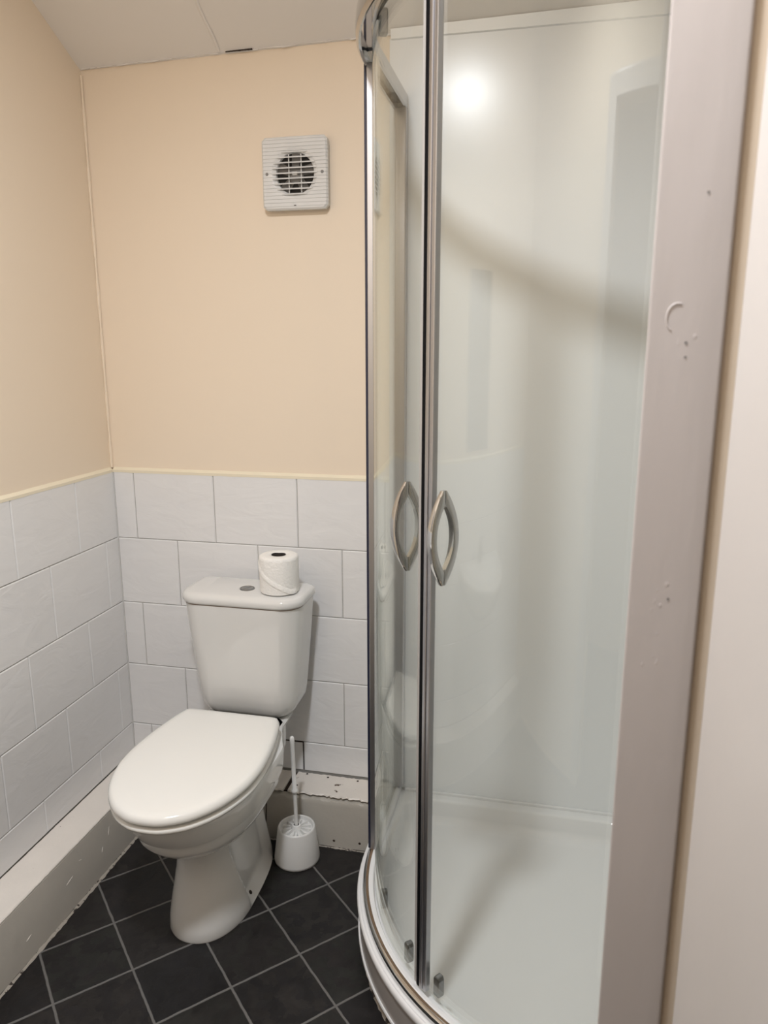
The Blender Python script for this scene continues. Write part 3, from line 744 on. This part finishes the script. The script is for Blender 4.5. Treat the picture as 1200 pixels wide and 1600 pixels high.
# bolt holes
from mathutils.bvhtree import BVHTree
bm = bmesh.new(); bm.from_mesh(pan.data); tree = BVHTree.FromBMesh(bm)
hit, nrm, _, _ = tree.ray_cast(Vector((0.4, -0.382, 0.022)), Vector((-1, 0, 0)))
bm.free()
qt = nrm.to_track_quat('Z', 'Y')
bh = MB()
bh.loft([[tuple(hit + qt @ Vector((r_*math.cos(2*PI*i/18), r_*math.sin(2*PI*i/18), h_))) for i in range(18)] for r_, h_ in ((0.0056, 0.0000), (0.0046, 0.0010), (0.0002, 0.0007))])
lab(bh.build('bolt_hole', M['gap'], toilet, True), 'dark fixing hole')
# cistern
cx0 = 0.004
def cring(hw_, yf, z, yb_=-0.050, r=0.055):
    return [(x+cx0, y, zv) for x, y, zv in rrect(hw_, yf, yb_, r, z, 10, 0.012)]
C = [(0.3995, .075, -.140, .040), (0.4005, .094, -.158, .045), (0.405, .111, -.173, .05), (0.413, .124, -.182, .052), (0.425, .133, -.188, .054), (0.443, .1395, -.192, .055), (0.47, .144, -.195, .056), (0.55, .152, -.200, .058), (0.65, .1615, -.2065, .060), (0.725, .1670, -.210, .062), (0.7335, .1675, -.210, .062)]
MB().loft([cring(h_, yf, z, -0.055, r_) for z, h_, yf, r_ in C]).build('cistern', M['ceramic'], toilet, True, angle=60)
CL = [(0.7350, .165, -.207), (0.7360, .1710, -.213), (0.741, .1735, -.2155), (0.750, .1735, -.2155), (0.757, .171, -.213), (0.7610, .165, -.207), (0.7628, .152, -.194), (0.7635, .12, -.17)]
MB().loft([cring(h_, yf, z, -0.055, 0.062 if h_ > .15 else .03) for z, h_, yf in CL]).build('cistern_lid', M['ceramic'], toilet, True, angle=60)
lab(MB().loft([cring(0.1682, -.2105, 0.7325, -0.0555), cring(0.1690, -.2113, 0.7350, -0.0555)], False, False).build('lid_joint', M['brown_seal'], toilet), 'brown stained line under the cistern lid')
b0 = (cx0+0.004, -0.138)
bz = 0.7636
btn = lab(MB().lathe([(0.0205, bz-0.001), (0.0205, bz+0.0018), (0.0185, bz+0.0026), (0.0170, bz+0.0012)], (b0[0], b0[1], 0), 40).build('flush_button', M['steel'], toilet, True), 'round chrome dual flush button')
def halfdisc(a0, a1, r=0.0162, off=0.0009):
    am = R((a0+a1)/2); ox, oy = off*math.cos(am), off*math.sin(am)
    pts = [(b0[0]+ox+r*math.cos(R(a0+(a1-a0)*i/20)), b0[1]+oy+r*math.sin(R(a0+(a1-a0)*i/20))) for i in range(21)]
    return MB().prism(pts, bz-0.001, bz+0.0020, lambda x, y, h: (x, y, h))
halfdisc(70, 250).build('button_half', M['steel'], btn, bevel=0.0006)
halfdisc(250, 430).build('button_half', M['steel'], btn, bevel=0.0006)
MB().lathe([(0.0172, bz-0.0008), (0.0001, bz-0.0006)], (b0[0], b0[1], 0), 32).build('button_gap', M['black'], btn)

# ================================================================== TOILET ROLL
RX, RY = 0.561, -0.137
roll = thing('toilet_roll', 'white toilet paper roll standing on the cistern lid', 'toilet roll', (RX, RY, 0.7636))
pr = [(0.0205, 0.002), (0.046, 0.0005), (0.0515, 0.003), (0.0525, 0.010), (0.0525, 0.092), (0.0515, 0.0985), (0.047, 0.1015), (0.0205, 0.1015), (0.0190, 0.1)]
MB().lathe(pr, n=64).build('paper', M['paper'], roll, True, angle=50)
cm = MB()
def core(r, dz=0):
    out = []
    for i in range(40):
        a = 2*PI*i/40; k = 1-0.28*max(0, math.cos(a-R(100)))**6
        out.append((r*k*math.cos(a), r*k*0.9*math.sin(a), dz))
    return out
cm.loft([core(0.0195, 0.1022), core(0.0185, 0.1024), core(0.0175, 0.004)], False, True)
lab(cm.build('cardboard_core', M['core'], roll, True), 'dark hollow core')
# loose end wrapped diagonally
rings = []
for i in range(25):
    a = R(-165+150*i/24); t_ = i/24; z0 = 0.080-0.078*min(1, t_*1.15)**0.8; z0 = max(z0, 0.003)
    c, s = math.cos(a), math.sin(a)
    rings.append([(0.0525*c, 0.0525*s, z0), (0.0547*c, 0.0547*s, z0+0.0002), (0.0549*c, 0.0549*s, z0+0.003), (0.0535*c, 0.0535*s, z0+0.012), (0.0524*c, 0.0524*s, z0+0.014)])
MB().loft(rings).build('loose_sheet', M['paper'], roll, True)

# ================================================================== TOILET BRUSH
BX, BY = 0.612, -0.200
br = thing('toilet_brush', 'white plastic toilet brush standing in a round holder beside the pan', 'toilet brush', (BX, BY, 0))
MB().lathe([(0.001, 0.0005), (0.060, 0.0005), (0.063, 0.003), (0.0635, 0.010), (0.0520, 0.098), (0.0508, 0.1015), (0.0485, 0.1025), (0.0460, 0.1010), (0.0450, 0.0925), (0.0440, 0.0895)], n=64).build('holder', M['plastic'], br, True, angle=50)
pet = []
lid = MB().lathe([(0.0445, 0.0905), (0.0405, 0.0890), (0.016, 0.0905), (0.0125, 0.1000), (0.011, 0.1045), (0.0075, 0.1055)], n=64)
for k in range(12):
    a = 2*PI*k/12; c, s = math.cos(a), math.sin(a); rg = []
    for (r_, w_, h_) in ((0.0150, 0.0018, 0.0975), (0.022, 0.0038, 0.0985), (0.031, 0.0058, 0.0982), (0.0375, 0.0052, 0.0972), (0.0400, 0.002, 0.0962)):
        rg.append([(r_*c-s*t_, r_*s+c*t_, zv) for t_, zv in ((-w_*.85, 0.0885), (-w_*0.6, h_), (w_*0.6, h_), (w_*.85, 0.0885))])
    lid.loft(rg)
lid.build('petal_lid', M['plastic'], br, True, angle=40)
hb = MB().lathe([(0.0052, 0.10), (0.0050, 0.203), (0.0088, 0.206), (0.0094, 0.210), (0.0088, 0.2135), (0.0062, 0.216), (0.0058, 0.29), (0.0056, 0.350), (0.0064, 0.356), (0.0066, 0.364), (0.0054, 0.3705), (0.0028, 0.3735), (0.0001, 0.374)], n=24)
hb.v = [(x-0.022*max(0, z-0.11), y, z) for x, y, z in hb.v]
hb.build('handle', M['plastic'], br, True, angle=50)

# ================================================================== WASHBASIN + MIRROR (seen mirrored in the shower glass)
WY = -1.28
ba = thing('washbasin', 'small rounded white washbasin on the left wall, mirrored in the shower door', 'washbasin', (0, WY, 0.545))
def bring(r, z, d=0.37):
    out = []
    for i in range(48):
        a = -PI/2+PI*i/47; out.append((max(0.001, d*r*math.cos(a)+0.004), 0.25*r*math.sin(a), z))
    return out
MB().loft([bring(0.30, 0.0), bring(0.50, 0.010), bring(0.78, 0.06), bring(0.93, 0.11), bring(0.99, 0.14), bring(1.0, 0.158), bring(0.985, 0.168), bring(0.90, 0.170)]).build('bowl', M['ceramic'], ba, True, angle=60)
MB().loft([[(x+0.055, y, z) for x, y, z in bring(0.72, 0.1712, 0.33)], [(x+0.055, y, z) for x, y, z in bring(0.70, 0.1722, 0.33)]], True, True).build('basin_hollow', M['tray'], ba)
MB().lathe([(0.024, 0.170), (0.020, 0.178), (0.016, 0.21), (0.017, 0.24), (0.001, 0.243)], (0.055, 0, 0), 24).build('tap_body', M['chrome'], ba, True)
MB().tube([(0.055, 0, 0.205), (0.12, 0, 0.222), (0.155, 0, 0.212)], 0.010).build('tap_spout', M['chrome'], ba, True)
MB().tube([(0.055, 0, 0.243), (0.085, 0, 0.262), (0.12, 0, 0.268)], 0.006).build('tap_lever', M['chrome'], ba, True)
mi = thing('wall_mirror', 'narrow frameless mirror above the tiles, seen only mirrored in the shower door', 'mirror', (-WT, -1.23, 1.36))
MB().box((0.0002, -0.135, -0.28), (0.006, 0.135, 0.28)).build('mirror_glass', M['mirror'], mi, bevel=0.001)
